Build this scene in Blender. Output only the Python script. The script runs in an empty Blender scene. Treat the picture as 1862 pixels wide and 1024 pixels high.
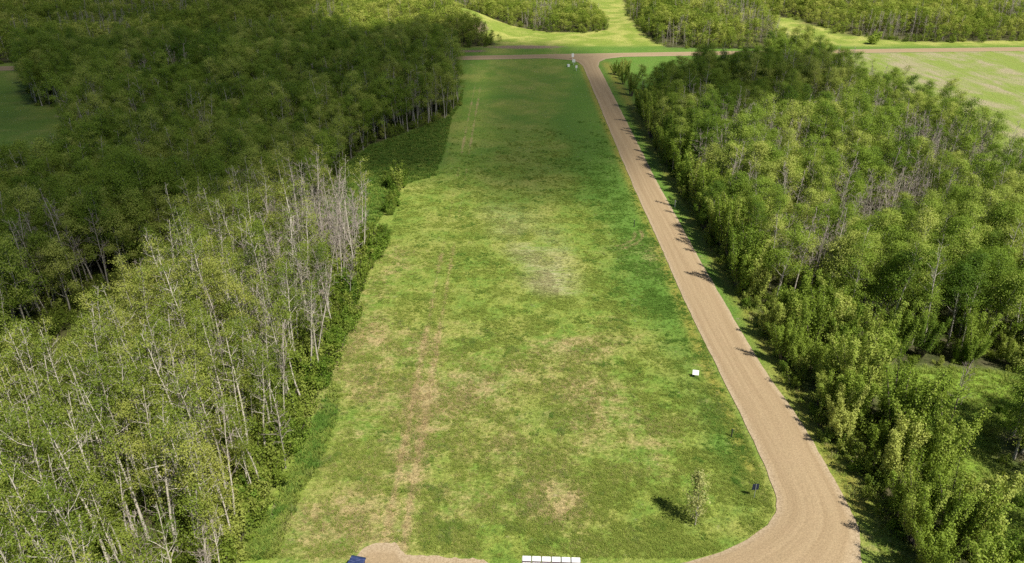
import bpy, bmesh, math, random
import numpy as np
from mathutils import Vector, Matrix

SC = bpy.context.scene
COL = SC.collection
R = math.radians
rng = np.random.default_rng(7)
random.seed(7)

# ------------------------------------------------------------------ basics
SUN_EL = R(55.0)
SUN_H = Vector((0.66, -0.75)).normalized()
SUN_DIR = Vector((SUN_H.x * math.cos(SUN_EL), SUN_H.y * math.cos(SUN_EL), math.sin(SUN_EL)))
CAM_H, PITCH, FOC = 45.0, R(26.4), 1400.0 / 1862.0


def tag(o, label=None, cat=None, group=None, kind=None):
    if label: o["label"] = label
    if cat: o["category"] = cat
    if group: o["group"] = group
    if kind: o["kind"] = kind
    return o


def link(name, mesh, parent=None, loc=None):
    o = bpy.data.objects.new(name, mesh)
    COL.objects.link(o)
    if parent: o.parent = parent
    if loc is not None: o.location = loc
    return o


def project(x, y, z):
    """Fraction across and down the frame, and depth, of a world point."""
    dz = z - CAM_H
    c, s = math.cos(PITCH), math.sin(PITCH)
    d = y * c - dz * s
    u = x
    v = y * s + dz * c
    return 0.5 + FOC * u / d, 0.5 - FOC * v / d * 1862 / 1024, d


def vnoise(x, y, scale, seed=0):
    """Smooth value noise, 0..1."""
    x = np.asarray(x, float) / scale; y = np.asarray(y, float) / scale
    xi = np.floor(x).astype(np.int64); yi = np.floor(y).astype(np.int64)
    fx = x - xi; fy = y - yi
    fx = fx * fx * (3 - 2 * fx); fy = fy * fy * (3 - 2 * fy)
    def h(a, b):
        n = (a * 374761393 + b * 668265263 + seed * 982451653) & 0x7fffffff
        n = ((n ^ (n >> 13)) * 1274126177) & 0x7fffffff
        return ((n ^ (n >> 16)) & 0xffff) / 65535.0
    return (h(xi, yi) * (1 - fx) + h(xi + 1, yi) * fx) * (1 - fy) + (h(xi, yi + 1) * (1 - fx) + h(xi + 1, yi + 1) * fx) * fy


def fbm(x, y, scale, seed=0, oct=4):
    t = 0; a = 0.5; n = 0
    for i in range(oct):
        t = t + a * vnoise(x, y, scale / 2 ** i, seed + i * 17); n += a; a *= 0.55
    return t / n


def sstep(a, b, x):
    t = np.clip((np.asarray(x, float) - a) / (b - a), 0, 1)
    return t * t * (3 - 2 * t)


def inpoly(px, py, poly):
    px = np.asarray(px, float); py = np.asarray(py, float)
    r = np.zeros(px.shape, bool)
    n = len(poly)
    for i in range(n):
        x1, y1 = poly[i]; x2, y2 = poly[(i + 1) % n]
        if y1 == y2: continue
        c = ((y1 > py) != (y2 > py)) & (px < (x2 - x1) * (py - y1) / (y2 - y1) + x1)
        r ^= c
    return r


def polydist(px, py, poly):
    """Signed distance to a polygon, positive inside."""
    px = np.asarray(px, float); py = np.asarray(py, float)
    d = np.full(px.shape, 1e9)
    n = len(poly)
    for i in range(n):
        x1, y1 = poly[i]; x2, y2 = poly[(i + 1) % n]
        ex, ey = x2 - x1, y2 - y1
        t = np.clip(((px - x1) * ex + (py - y1) * ey) / (ex * ex + ey * ey + 1e-9), 0, 1)
        d = np.minimum(d, np.hypot(px - x1 - t * ex, py - y1 - t * ey))
    return np.where(inpoly(px, py, poly), d, -d)


def terrain(x, y):
    x = np.asarray(x, float); y = np.asarray(y, float)
    far = sstep(272, 300, y)
    z = 8.0 * np.exp(-((x + 24) / np.where(x > -24, 17, 34)) ** 2 - ((y - 312) / 26) ** 2) * far
    z = z + 3.5 * np.exp(-((x - 72) / 30) ** 2 - ((y - 315) / 28) ** 2) * far
    z = z + 3.0 * np.exp(-((x - 150) / 60) ** 2 - ((y - 360) / 50) ** 2) * far
    z = z + 2.5 * (fbm(x, y, 60, 5) - 0.5) * sstep(285, 340, y)
    return z


# ------------------------------------------------------------------ node helper
class NT:
    def __init__(self, name):
        m = bpy.data.materials.new(name); m.use_nodes = True
        self.m = m; self.t = m.node_tree; self.t.nodes.clear()
        self.out = self.n("ShaderNodeOutputMaterial")

    def n(self, typ, **kw):
        nd = self.t.nodes.new(typ)
        for k, v in kw.items():
            if k == "ins":
                for a, b in v.items(): self.set(nd, a, b)
            else: setattr(nd, k, v)
        return nd

    def set(self, nd, key, val):
        s = nd.inputs[key]
        if hasattr(val, "is_output") or isinstance(val, bpy.types.NodeSocket): self.t.links.new(val, s)
        else: s.default_value = val

    def noise(self, vec, scale, detail=4, rough=0.55, dist=0.0, out="Fac"):
        nd = self.n("ShaderNodeTexNoise")
        self.set(nd, "Vector", vec)
        nd.inputs["Scale"].default_value = scale; nd.inputs["Detail"].default_value = detail
        nd.inputs["Roughness"].default_value = rough; nd.inputs["Distortion"].default_value = dist
        return nd.outputs[out]

    def ramp(self, fac, a, b, lo=0.0, hi=1.0):
        nd = self.n("ShaderNodeMapRange"); nd.interpolation_type = "SMOOTHSTEP"
        self.set(nd, 0, fac); nd.inputs[1].default_value = a; nd.inputs[2].default_value = b
        nd.inputs[3].default_value = lo; nd.inputs[4].default_value = hi
        return nd.outputs[0]

    def math(self, op, a, b=0.0, c=None):
        nd = self.n("ShaderNodeMath"); nd.operation = op
        self.set(nd, 0, a); self.set(nd, 1, b)
        if c is not None: self.set(nd, 2, c)
        return nd.outputs[0]

    def mix(self, fac, a, b, mode="MIX"):
        nd = self.n("ShaderNodeMix"); nd.data_type = "RGBA"; nd.blend_type = mode
        self.set(nd, 0, fac)
        for i, v in ((6, a), (7, b)):
            self.set(nd, i, v if not isinstance(v, tuple) else (*v, 1.0))
        return nd.outputs[2]

    def attr(self, name, typ="GEOMETRY", out="Fac"):
        nd = self.n("ShaderNodeAttribute"); nd.attribute_name = name; nd.attribute_type = typ
        return nd.outputs[out]

    def pos(self): return self.n("ShaderNodeNewGeometry").outputs["Position"]
    def obj(self): return self.n("ShaderNodeTexCoord").outputs["Object"]
    def mapping(self, vec, scale, rot=(0, 0, 0)):
        nd = self.n("ShaderNodeMapping"); self.set(nd, 0, vec)
        nd.inputs["Scale"].default_value = scale; nd.inputs["Rotation"].default_value = rot
        return nd.outputs[0]

    def bump(self, h, strength, dist):
        nd = self.n("ShaderNodeBump"); self.set(nd, "Height", h)
        nd.inputs["Strength"].default_value = strength; nd.inputs["Distance"].default_value = dist
        return nd.outputs[0]

    def principled(self, col, rough=0.8, spec=0.3, normal=None, metal=0.0):
        nd = self.n("ShaderNodeBsdfPrincipled")
        self.set(nd, "Base Color", col if not isinstance(col, tuple) else (*col, 1.0))
        nd.inputs["Roughness"].default_value = rough
        nd.inputs["Specular IOR Level"].default_value = spec
        nd.inputs["Metallic"].default_value = metal
        if normal is not None: self.set(nd, "Normal", normal)
        return nd.outputs[0]

    def finish(self, sh):
        self.t.links.new(sh, self.out.inputs["Surface"]); return self.m


def leaf_material(name, c_dark, c_mid, c_light, trans=0.35, rough=0.55, patch=18.0):
    t = NT(name)
    v = t.attr("var")
    rnd = t.n("ShaderNodeObjectInfo").outputs["Random"]
    patchn = t.noise(t.pos(), 1.0 / patch, 3, 0.5)
    f = t.math("ADD", t.math("MULTIPLY", v, 0.40), t.math("MULTIPLY", rnd, 0.60))
    f = t.math("ADD", f, t.math("MULTIPLY_ADD", patchn, 1.1, -0.52))
    col = t.mix(t.ramp(f, 0.0, 0.5), c_dark, c_mid)
    col = t.mix(t.ramp(f, 0.45, 1.0), col, c_light)
    b = t.principled(col, rough, 0.10)
    tr = t.n("ShaderNodeBsdfTranslucent")
    t.set(tr, 0, t.mix(1.0, col, (1.0, 1.0, 0.55), "MULTIPLY"))
    mx = t.n("ShaderNodeMixShader"); mx.inputs[0].default_value = trans
    t.t.links.new(b, mx.inputs[1]); t.t.links.new(tr.outputs[0], mx.inputs[2])
    return t.finish(mx.outputs[0])


def bark_material(name, light, dark, amount=0.5):
    t = NT(name)
    o = t.obj()
    bands = t.noise(t.mapping(o, (3, 3, 9)), 1.0, 4, 0.7, 1.0)
    knots = t.noise(t.mapping(o, (6, 6, 2.0)), 0.7, 3, 0.6)
    rnd = t.n("ShaderNodeObjectInfo").outputs["Random"]
    f = t.ramp(t.math("ADD", bands, t.math("MULTIPLY_ADD", knots, 0.5, -0.25)), 0.62 - 0.2 * amount, 0.75 - 0.1 * amount)
    col = t.mix(f, light, dark)
    col = t.mix(t.math("MULTIPLY", rnd, 0.45), col, tuple(0.5 * (a + b) for a, b in zip(light, dark)))
    return t.finish(t.principled(col, 0.85, 0.2))


def paint(name, col, rough=0.5, spec=0.4, metal=0.0, dirt=0.25):
    t = NT(name)
    n = t.noise(t.obj(), 6.0, 5, 0.6)
    c = t.mix(t.ramp(n, 0.45, 0.85, 0.0, dirt), col, tuple(x * 0.55 + 0.02 for x in col))
    return t.finish(t.principled(c, rough, spec, t.bump(n, 0.1, 0.01), metal))


M = {}
M["aspen_leaf"] = leaf_material("aspen_leaf", (0.080, 0.135, 0.018), (0.185, 0.250, 0.034), (0.36, 0.38, 0.085), 0.34)
M["poplar_leaf"] = leaf_material("poplar_leaf", (0.078, 0.148, 0.017), (0.225, 0.325, 0.040), (0.46, 0.50, 0.12), 0.34)
M["young_leaf"] = leaf_material("young_leaf", (0.100, 0.175, 0.020), (0.250, 0.345, 0.045), (0.46, 0.50, 0.12), 0.34)
M["shrub_leaf"] = leaf_material("shrub_leaf", (0.075, 0.140, 0.016), (0.160, 0.255, 0.030), (0.29, 0.36, 0.07), 0.4, patch=9.0)
M["under_leaf"] = leaf_material("under_leaf", (0.085, 0.135, 0.018), (0.185, 0.255, 0.034), (0.33, 0.37, 0.08), 0.38, patch=7.0)
M["pale_leaf"] = leaf_material("pale_leaf", (0.17, 0.21, 0.05), (0.33, 0.35, 0.11), (0.52, 0.50, 0.24), 0.3)
M["far_leaf"] = leaf_material("far_leaf", (0.105, 0.175, 0.022), (0.245, 0.325, 0.040), (0.46, 0.49, 0.11), 0.34, patch=30.0)
M["white_bark"] = bark_material("white_bark", (0.56, 0.51, 0.42), (0.13, 0.11, 0.09), 0.4)
M["grey_bark"] = bark_material("grey_bark", (0.40, 0.37, 0.31), (0.10, 0.085, 0.07), 0.6)
M["bare_twig"] = bark_material("bare_twig", (0.37, 0.315, 0.27), (0.18, 0.15, 0.13), 0.6)
M["dark_bark"] = bark_material("dark_bark", (0.14, 0.115, 0.09), (0.05, 0.04, 0.03), 0.6)


# ------------------------------------------------------------------ mesh builders
class MB:
    def __init__(self): self.v = []; self.f = []; self.a = []; self.nv = 0

    def add(self, v, f, a=None):
        v = np.asarray(v, float); f = np.asarray(f, np.int64)
        self.v.append(v); self.f.append(f + self.nv); self.nv += len(v)
        self.a.append(np.zeros(len(v)) if a is None else np.asarray(a, float))

    def tube(self, path, rad, sides=5):
        path = np.asarray(path, float); n = len(path)
        rad = np.broadcast_to(np.asarray(rad, float), (n,))
        tng = np.gradient(path, axis=0); tng /= np.linalg.norm(tng, axis=1)[:, None] + 1e-9
        ref = np.array([1.0, 0.13, 0.07]) if abs(tng[:, 2]).mean() > 0.5 else np.array([0.07, 0.13, 1.0])
        u = np.cross(tng, ref); u /= np.linalg.norm(u, axis=1)[:, None] + 1e-9
        w = np.cross(tng, u)
        ang = np.arange(sides) * 2 * math.pi / sides
        ring = u[:, None, :] * np.cos(ang)[None, :, None] + w[:, None, :] * np.sin(ang)[None, :, None]
        v = (path[:, None, :] + ring * rad[:, None, None]).reshape(-1, 3)
        f = []
        for i in range(n - 1):
            for k in range(sides):
                a = i * sides + k; b = i * sides + (k + 1) % sides
                f.append((a, b, b + sides, a + sides))
        self.add(v, f)

    def leaves(self, c, size, r, up=0.5, aspect=0.6, out=None, var=None):
        n = len(c)
        if n == 0: return
        nrm = r.normal(size=(n, 3)); nrm /= np.linalg.norm(nrm, axis=1)[:, None]
        if out is not None: nrm = nrm * 0.62 + out / (np.linalg.norm(out, axis=1)[:, None] + 1e-6)
        else: nrm[:, 2] = np.abs(nrm[:, 2])
        nrm[:, 2] += up; nrm /= np.linalg.norm(nrm, axis=1)[:, None]
        t = r.normal(size=(n, 3)); u = np.cross(nrm, t); u /= np.linalg.norm(u, axis=1)[:, None] + 1e-9
        w = np.cross(nrm, u)
        s = (np.asarray(size) * r.uniform(0.6, 1.35, n))[:, None]
        v = np.stack([c - u * s * 0.5, c + w * s * 0.5 * aspect + u * s * 0.05, c + u * s * 0.5, c - w * s * 0.5 * aspect + u * s * 0.05], 1).reshape(-1, 3)
        f = np.arange(4 * n).reshape(n, 4)
        self.add(v, f, np.repeat(r.random(n) if var is None else 0.5 * var + 0.5 * r.random(n), 4))

    def mesh(self, name, mats, smooth=False):
        v = np.concatenate(self.v); f = np.concatenate(self.f)
        me = bpy.data.meshes.new(name)
        me.vertices.add(len(v)); me.vertices.foreach_set("co", v.ravel())
        me.loops.add(f.size); me.loops.foreach_set("vertex_index", f.ravel().astype(np.int32))
        me.polygons.add(len(f)); me.polygons.foreach_set("loop_start", (np.arange(len(f)) * f.shape[1]).astype(np.int32))
        if smooth: me.polygons.foreach_set("use_smooth", np.ones(len(f), bool))
        at = me.attributes.new("var", "FLOAT", "POINT"); at.data.foreach_set("value", np.concatenate(self.a).astype(np.float32))
        for m in (mats if isinstance(mats, (list, tuple)) else [mats]): me.materials.append(m)
        me.update(calc_edges=True); me.validate()
        return me


def curve_path(p0, d0, length, n, r, wob=0.12, rise=0.0):
    pts = [np.array(p0, float)]; d = np.array(d0, float); d /= np.linalg.norm(d)
    for i in range(n):
        d = d + r.normal(size=3) * wob + np.array([0, 0, rise]); d /= np.linalg.norm(d)
        pts.append(pts[-1] + d * length / n)
    return np.array(pts)


def make_tree(name, seed, h, base, crown_r, n_br, per_clump, leaf, bark, leafm, tr=0.11, lean=0.06, sub=2, up=0.9, clump=0.5, bare_br=0.0, sides=6, leaf_up=0.9):
    """A trunk mesh with limbs and a crown mesh of leaves; the crown starts at base*h."""
    r = np.random.default_rng(seed)
    T = MB(); C = MB()
    la = r.uniform(0, 6.28)
    d0 = np.array([math.cos(la) * lean, math.sin(la) * lean, 1.0])
    tp = curve_path((0, 0, -0.15), d0, h * 0.97, 9, r, 0.035, 0.02)
    rad = np.linspace(tr, tr * 0.16, 10); rad[0] *= 1.35
    T.tube(tp, rad, sides)
    seg = np.linspace(0, 1, 10)
    az = r.uniform(0, 6.28)
    centers = []
    for i in range(n_br):
        t = base + (0.985 - base) * ((i + r.uniform(0.1, 0.9)) / n_br)
        p = np.array([np.interp(t, seg, tp[:, k]) for k in range(3)])
        az += 2.4 + r.normal() * 0.5
        q = (t - base) / (1 - base)
        prof = (0.35 + 0.65 * math.sin(math.pi * min(1, 0.25 + 0.62 * q))) * (1.0 - 0.55 * max(0, q - 0.55) / 0.45)
        L = crown_r * prof * r.uniform(0.7, 1.25)
        el = up * r.uniform(0.55, 1.3)
        d = np.array([math.cos(az), math.sin(az), el])
        b = curve_path(p, d, L, 4, r, 0.13, 0.06)
        r0 = max(0.016, np.interp(t, seg, rad) * 0.5)
        T.tube(b, np.linspace(r0, 0.012, 5), 4)
        isb = r.random() < bare_br
        for k in range(sub):
            s0 = r.integers(1, 4)
            dd = (b[s0 + 1] - b[s0]); dd /= np.linalg.norm(dd)
            e = curve_path(b[s0], dd + r.normal(size=3) * 0.6 + np.array([0, 0, 0.25]), L * r.uniform(0.35, 0.6), 3, r, 0.15, 0.05)
            T.tube(e, np.linspace(r0 * 0.5, 0.009, 4), 3)
            if not isb:
                centers += [e[3]]
        if not isb:
            centers += [b[3], b[4], b[4]]
    centers.append(tp[-1]); centers.append(tp[-2])
    centers = np.array(centers)
    n = len(centers)
    k = r.poisson(per_clump, n)
    c = np.repeat(centers, k, axis=0)
    off = r.normal(size=c.shape) * np.array([clump, clump, clump * 0.55]) * np.repeat(r.uniform(0.75, 1.25, n), k)[:, None]
    axis_xy = c - np.array([tp[6, 0], tp[6, 1], h * (base + 0.45 * (1 - base))])
    C.leaves(c + off, leaf, r, leaf_up * 0.35, 0.6, off / clump + 0.35 * axis_xy / crown_r, np.repeat(r.random(n), k))
    return T.mesh(name + "_trunk", bark, True), C.mesh(name + "_crown", leafm), h


def make_bare(name, seed, h, bark, n_br=14, tr=0.10, tw=5, spread=1.6):
    r = np.random.default_rng(seed)
    T = MB(); B = MB()
    la = r.uniform(0, 6.28); lean = r.uniform(0.02, 0.12)
    tp = curve_path((0, 0, -0.15), (math.cos(la) * lean, math.sin(la) * lean, 1), h * 0.97, 9, r, 0.04, 0.015)
    rad = np.linspace(tr, tr * 0.14, 10)
    T.tube(tp, rad, 6)
    B.tube(tp[3:], rad[3:] * 0.8, 5)
    seg = np.linspace(0, 1, 10); az = 0
    for i in range(n_br):
        t = 0.38 + 0.6 * (i + r.random()) / n_br
        p = np.array([np.interp(t, seg, tp[:, k]) for k in range(3)])
        az += 2.4 + r.normal() * 0.6
        L = spread * r.uniform(0.5, 1.2) * (1.25 - 0.75 * (t - 0.38) / 0.6)
        b = curve_path(p, (math.cos(az), math.sin(az), r.uniform(0.6, 1.6)), L, 4, r, 0.16, 0.05)
        B.tube(b, np.linspace(0.032, 0.012, 5), 3)
        for k in range(tw):
            s0 = r.integers(1, 5)
            e = curve_path(b[s0], (b[s0] - b[s0 - 1]) / (L / 4) + r.normal(size=3) * 0.7, L * r.uniform(0.25, 0.55), 3, r, 0.25, 0.06)
            B.tube(e, np.linspace(0.019, 0.009, 4), 3)
    return T.mesh(name + "_trunk", bark, True), B.mesh(name + "_branches", M["bare_twig"]), h


def make_shrub(name, seed, h, rad, n_stem, n_leaf, leaf, leafm, spiky=0.5):
    r = np.random.default_rng(seed)
    T = MB(); C = MB(); cs = []; ous = []; vas = []
    for i in range(n_stem):
        a = r.uniform(0, 6.28); q = math.sqrt(r.random())
        d = (math.cos(a) * q * rad / h, math.sin(a) * q * rad / h, 1)
        L = h * r.uniform(0.6, 1.05) * (1 - 0.25 * q)
        b = curve_path((math.cos(a) * 0.15 * q * rad, math.sin(a) * 0.15 * q * rad, -0.05), d, L, 5, r, 0.09, 0.02)
        T.tube(b, np.linspace(0.035, 0.01, 6) * (h / 4 + 0.3), 4)
        m = n_leaf // n_stem
        tt = r.uniform(0.2, 1.02, m) ** 0.8
        base = np.stack([np.interp(tt, np.linspace(0, 1, 6), b[:, k]) for k in range(3)], 1)
        w = (0.10 + 0.26 * (1 - tt) * (1.2 - spiky)) * rad * 0.9
        # side shoots: leaves gather in small sprays along each stem
        spray = r.normal(size=(9, 3)) * 0.5; sid = r.integers(0, 9, m)
        of = (spray[sid] + r.normal(size=base.shape) * 0.6) * w[:, None] * np.array([1, 1, 0.75])
        cs.append(base + of); ous.append(of / (w[:, None] + 1e-6) + np.array([math.cos(a) * q, math.sin(a) * q, 0]) * 0.8); vas.append((sid + r.random()) / 9.0 % 1.0)
    c = np.concatenate(cs); ou = np.concatenate(ous); va = np.concatenate(vas); kk = c[:, 2] > 0.03
    C.leaves(c[kk], leaf, r, 0.3, 0.6, ou[kk], va[kk])
    return T.mesh(name + "_trunk", M["dark_bark"], True), C.mesh(name + "_crown", leafm), h


ASPEN = [make_tree("aspen", 100 + i, [13.5, 14.5, 12.2, 15.2, 11.0, 13.0, 14.0, 12.6, 15.6, 10.2][i], [0.42, 0.5, 0.36, 0.52, 0.34, 0.40, 0.55, 0.44, 0.42, 0.32][i],
                   [1.6, 1.4, 1.7, 1.5, 1.4, 1.8, 1.3, 1.6, 1.7, 1.3][i], 13, [30, 22, 34, 21, 33, 28, 12, 30, 24, 34][i], 0.135, M["white_bark"], M["aspen_leaf"],
                   tr=[0.12, 0.13, 0.105, 0.14, 0.095, 0.11, 0.125, 0.10, 0.14, 0.09][i], bare_br=[0.15, 0.25, 0.1, 0.3, 0.1, 0.2, 0.45, 0.2, 0.2, 0.1][i], clump=0.38, sub=3) for i in range(10)]
POPLAR = [make_tree("poplar", 200 + i, [11.5, 12.5, 10.5, 13.2, 9.8, 12.0, 11.0, 13.8][i], [0.30, 0.34, 0.26, 0.36, 0.25, 0.30, 0.33, 0.4][i],
                    [2.3, 2.2, 2.5, 2.3, 2.1, 2.6, 2.2, 2.2][i], 15, [92, 80, 98, 74, 96, 90, 92, 70][i], 0.155, M["grey_bark"], M["poplar_leaf"],
                    tr=0.12, bare_br=0.05, clump=0.50, sub=2) for i in range(8)]
YOUNG = [make_shrub("young_poplar", 300 + i, [7.0, 6.0, 8.0, 5.0, 6.6][i], [2.1, 1.9, 2.2, 1.7, 2.0][i], [11, 9, 12, 8, 10][i], [8200, 7000, 9400, 5400, 7600][i], 0.135, M["young_leaf"], 0.95) for i in range(5)]
SHRUB = [make_shrub("willow_shrub", 400 + i, [2.0, 1.6, 2.6, 1.3][i], [1.3, 1.2, 1.5, 1.0][i], [10, 8, 11, 8][i], [1700, 1400, 2000, 1100][i], 0.13, M["shrub_leaf"], 0.3) for i in range(4)]
BARE = [make_bare("bare_tree", 500 + i, [12.5, 11.2, 13.6, 10.0, 12.0, 9.0][i], M["grey_bark"] if i % 2 else M["white_bark"], [16, 14, 15, 16, 12, 14][i], [0.10, 0.09, 0.11, 0.08, 0.10, 0.08][i], 9, [1.5, 1.6, 1.4, 1.7, 1.3, 1.6][i]) for i in range(6)]
UNDER = [make_shrub("under", 600 + i, [1.5, 1.1, 2.1, 0.8, 2.8][i], [1.2, 1.3, 1.2, 1.1, 1.1][i], 6, [760, 660, 860, 540, 940][i], 0.13, M["under_leaf"], 0.3) for i in range(5)]
FAR = [make_tree("far", 700 + i, [9.5, 10.5, 8.6, 11.2, 9.0][i], [0.15, 0.2, 0.12, 0.25, 0.16][i], [3.0, 2.7, 3.2, 2.8, 3.3][i], 14, [16, 14, 17, 13, 16][i], 0.36, M["dark_bark"], M["far_leaf"], tr=0.10, clump=0.62, sub=1, sides=4) for i in range(5)]

# ------------------------------------------------------------------ woods layout (world metres)
NEAR_BLOCK = [(-19.5, 30), (-20.6, 44), (-20.2, 52), (-20.2, 104), (-24, 107), (-36, 107), (-41, 100), (-41, 62), (-50, 52), (-58, 30)]
BLOCK_B = [(-52.5, 62), (-52, 86), (-45, 104), (-35, 110), (-32, 114), (-31, 140), (-29, 152), (-20, 166), (-14.5, 176), (-12.8, 190), (-14.5, 203), (-24, 206), (-40, 190), (-56, 170), (-72, 162), (-96, 162), (-80, 140), (-75, 122), (-84, 113), (-140, 113), (-140, 30), (-66, 30), (-62, 52)]
BLOCK_C = [(-16, 213), (-22, 224), (-21, 240), (-26, 245), (-60, 241), (-110, 234), (-142, 231), (-128, 205), (-116, 187), (-104, 184), (-97, 167), (-74, 167), (-58, 176), (-41, 198), (-26, 213)]
BAY = [(-13, 212), (-12.6, 190), (-14, 176), (-13.5, 150), (-14, 134), (-20, 128), (-21, 108), (-31, 112), (-31, 140), (-29, 152), (-20, 166), (-14.5, 176), (-13, 190)]
GAP = [(-62, 30), (-50, 36), (-40, 62), (-40, 100), (-33, 108), (-35, 112), (-46, 106), (-54, 86), (-54, 60)]
RIGHT_WOOD = [(30.0, 36), (30.2, 50), (30.0, 60), (29.4, 72), (28.9, 85), (28.8, 100), (29.3, 115), (29.6, 160), (29.8, 184), (42, 192), (54, 202), (70, 219), (84, 226), (89, 200), (88, 160), (86, 120), (86, 80), (80, 30), (50, 30), (40, 36)]
RIGHT_CLEAR = [(35.8, 36), (36.2, 50), (37.4, 66), (41, 70.5), (52, 69.5), (60, 65), (58, 61.5), (46.5, 59.5), (43.5, 55), (44, 49), (42.0, 44), (43.5, 36)]
FAR_LEFT = [(-4, 274), (-8, 284), (-21, 303), (-27, 330), (-30, 440), (-330, 440), (-330, 214), (-160, 240), (-100, 247), (-56, 252), (-19, 262), (-17, 268)]
FAR_MID = [(-14, 322), (2, 312), (14, 302), (28, 300), (36, 304), (38, 330), (35, 370), (36, 440), (-30, 440), (-24, 330)]
FAR_RIGHT = [(52, 268), (48, 290), (48, 330), (54, 380), (58, 440), (340, 440), (340, 340), (230, 288), (146, 279), (131, 285), (120, 297), (114, 325), (104, 328), (98, 300), (96, 268), (80, 266)]
FAR_RIGHT_FIELD = [(215, 345), (330, 330), (330, 440), (250, 440)]


def scatter(poly, spacing, seed, jit=0.42, exclude=()):
    r = np.random.default_rng(seed)
    xs = [p[0] for p in poly]; ys = [p[1] for p in poly]
    gx, gy = np.meshgrid(np.arange(min(xs), max(xs), spacing), np.arange(min(ys), max(ys), spacing))
    gx = gx + (np.arange(gx.shape[0]) % 2)[:, None] * spacing * 0.5
    x = gx.ravel() + r.uniform(-jit, jit, gx.size) * spacing; y = gy.ravel() + r.uniform(-jit, jit, gx.size) * spacing
    ed = polydist(x + (fbm(x, y, 5, seed) - 0.5) * 2.0, y, poly)
    k = ed > 0
    for e in exclude: k &= ~inpoly(x, y, e)
    return np.stack([x[k], y[k]], 1), ed[k]


def cull(p, margin=0.06, hh=15):
    """Keep the points that can matter to the picture: in the frame (with a margin) at base or at tree-top height."""
    keep = []
    for x, y in p:
        u0, v0, d0 = project(x, y, 0.0); u1, v1, d1 = project(x, y, hh)
        keep.append(d0 > 3 and max(u0, u1) > -margin and min(u0, u1) < 1 + margin and v1 < 1 + margin + 0.04 and v0 > -margin)
    return np.array(keep, bool)


trees = {"aspen_tree": [], "poplar_tree": [], "bare_tree": [], "young_poplar": []}   # (x, y, rot, scale, variant)


def plant(kind, x, y, var, sc):
    trees[kind].append([float(x), float(y), random.uniform(0, 6.283), float(sc), int(var)])


# near block: pale sparse aspens, bare ones in a patch toward the field
p, ed = scatter(NEAR_BLOCK, 1.7, 11); k = cull(p); p = p[k]; ed = ed[k]
for (x, y), e in zip(p, ed):
    bare = 0.06 + 0.95 * math.exp(-((x + 25.0) / 6.5) ** 2 - ((y - 98) / 17) ** 2) + 0.35 * math.exp(-((x + 25) / 4.5) ** 2 - ((y - 74) / 16) ** 2)
    if e < 1.4: bare += 0.1
    s = (0.84 if y < 80 else 0.9) + 0.22 * random.random() - 0.25 * (1 - min(1, e / 3.0)) * random.random()
    if random.random() < 0.08 or (y < 80 and random.random() < 0.12): continue
    if random.random() < bare: plant("bare_tree", x, y, random.randrange(6), s)
    else: plant("aspen_tree", x, y, random.randrange(10), s)
p, ed = scatter(BLOCK_B, 2.05, 12); k = cull(p); p = p[k]; ed = ed[k]
for (x, y), e in zip(p, ed):
    pb = 0.04 + 0.5 * (fbm(x, y, 14, 3) > 0.66)
    pb += 0.75 * math.exp(-((x + 24) / 8.0) ** 2 - ((y - 172) / 7) ** 2)
    s = (0.70 + 0.3 * random.random()) * (0.72 + 0.56 * fbm(x, y, 17, 15))
    if random.random() < pb: plant("bare_tree", x, y, random.randrange(6), s)
    elif random.random() < 0.22: plant("aspen_tree", x, y, random.randrange(10), s * 0.95)
    else: plant("poplar_tree", x, y, random.randrange(8), s * 0.98)
p, ed = scatter(BLOCK_C, 2.4, 13); k = cull(p); p = p[k]; ed = ed[k]
for (x, y), e in zip(p, ed):
    pb = 0.05 + 0.6 * math.exp(-((x + 84) / 9.0) ** 2 - ((y - 186) / 9) ** 2)
    s = (0.8 + 0.3 * random.random()) * (0.72 + 0.56 * fbm(x, y, 20, 16))
    if random.random() < pb: plant("bare_tree", x, y, random.randrange(6), s)
    else: plant("poplar_tree", x, y, random.randrange(8), s * 0.95)
p, ed = scatter(RIGHT_WOOD, 2.2, 14, exclude=(RIGHT_CLEAR,)); k = cull(p); p = p[k]; ed = ed[k]
for (x, y), e in zip(p, ed):
    pb = 0.06 + 0.6 * (fbm(x, y, 15, 8) > 0.53) * (y > 85) + 0.4 * math.exp(-((x - 70) / 10.0) ** 2 - ((y - 140) / 35) ** 2)
    g = fbm(x, y, 12, 21)
    s = 0.86 * (0.54 + 0.62 * g + 0.30 * random.random())
    if fbm(x, y, 7, 33) < 0.34 and e > 4 and y > 88: continue
    if polydist(np.array([x]), np.array([y]), RIGHT_CLEAR)[0] > -3.6 and y > 65 and x > 39:
        plant("young_poplar", x, y, random.randrange(5), 0.55 + 0.5 * random.random()); continue
    if y < 80 and (x < 39) and random.random() < 0.93:
        plant("young_poplar", x, y, random.randrange(5), (0.8 if e < 2 else 1.0) + 0.45 * random.random())
    elif y < 84 and x < 36: continue
    elif e < 2.8 and x < 36 and random.random() < 0.8: plant("young_poplar", x, y, random.randrange(5), 1.12 + 0.45 * random.random())
    elif e < 3.2 and x < 36: plant("poplar_tree", x, y, random.randrange(8), min(s, 0.8))
    elif random.random() < pb: plant("bare_tree", x, y, random.randrange(6), s * 0.95)
    elif random.random() < 0.12: plant("aspen_tree", x, y, random.randrange(10), s * 0.95)
    else: plant("poplar_tree", x, y, random.randrange(8), s)
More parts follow.
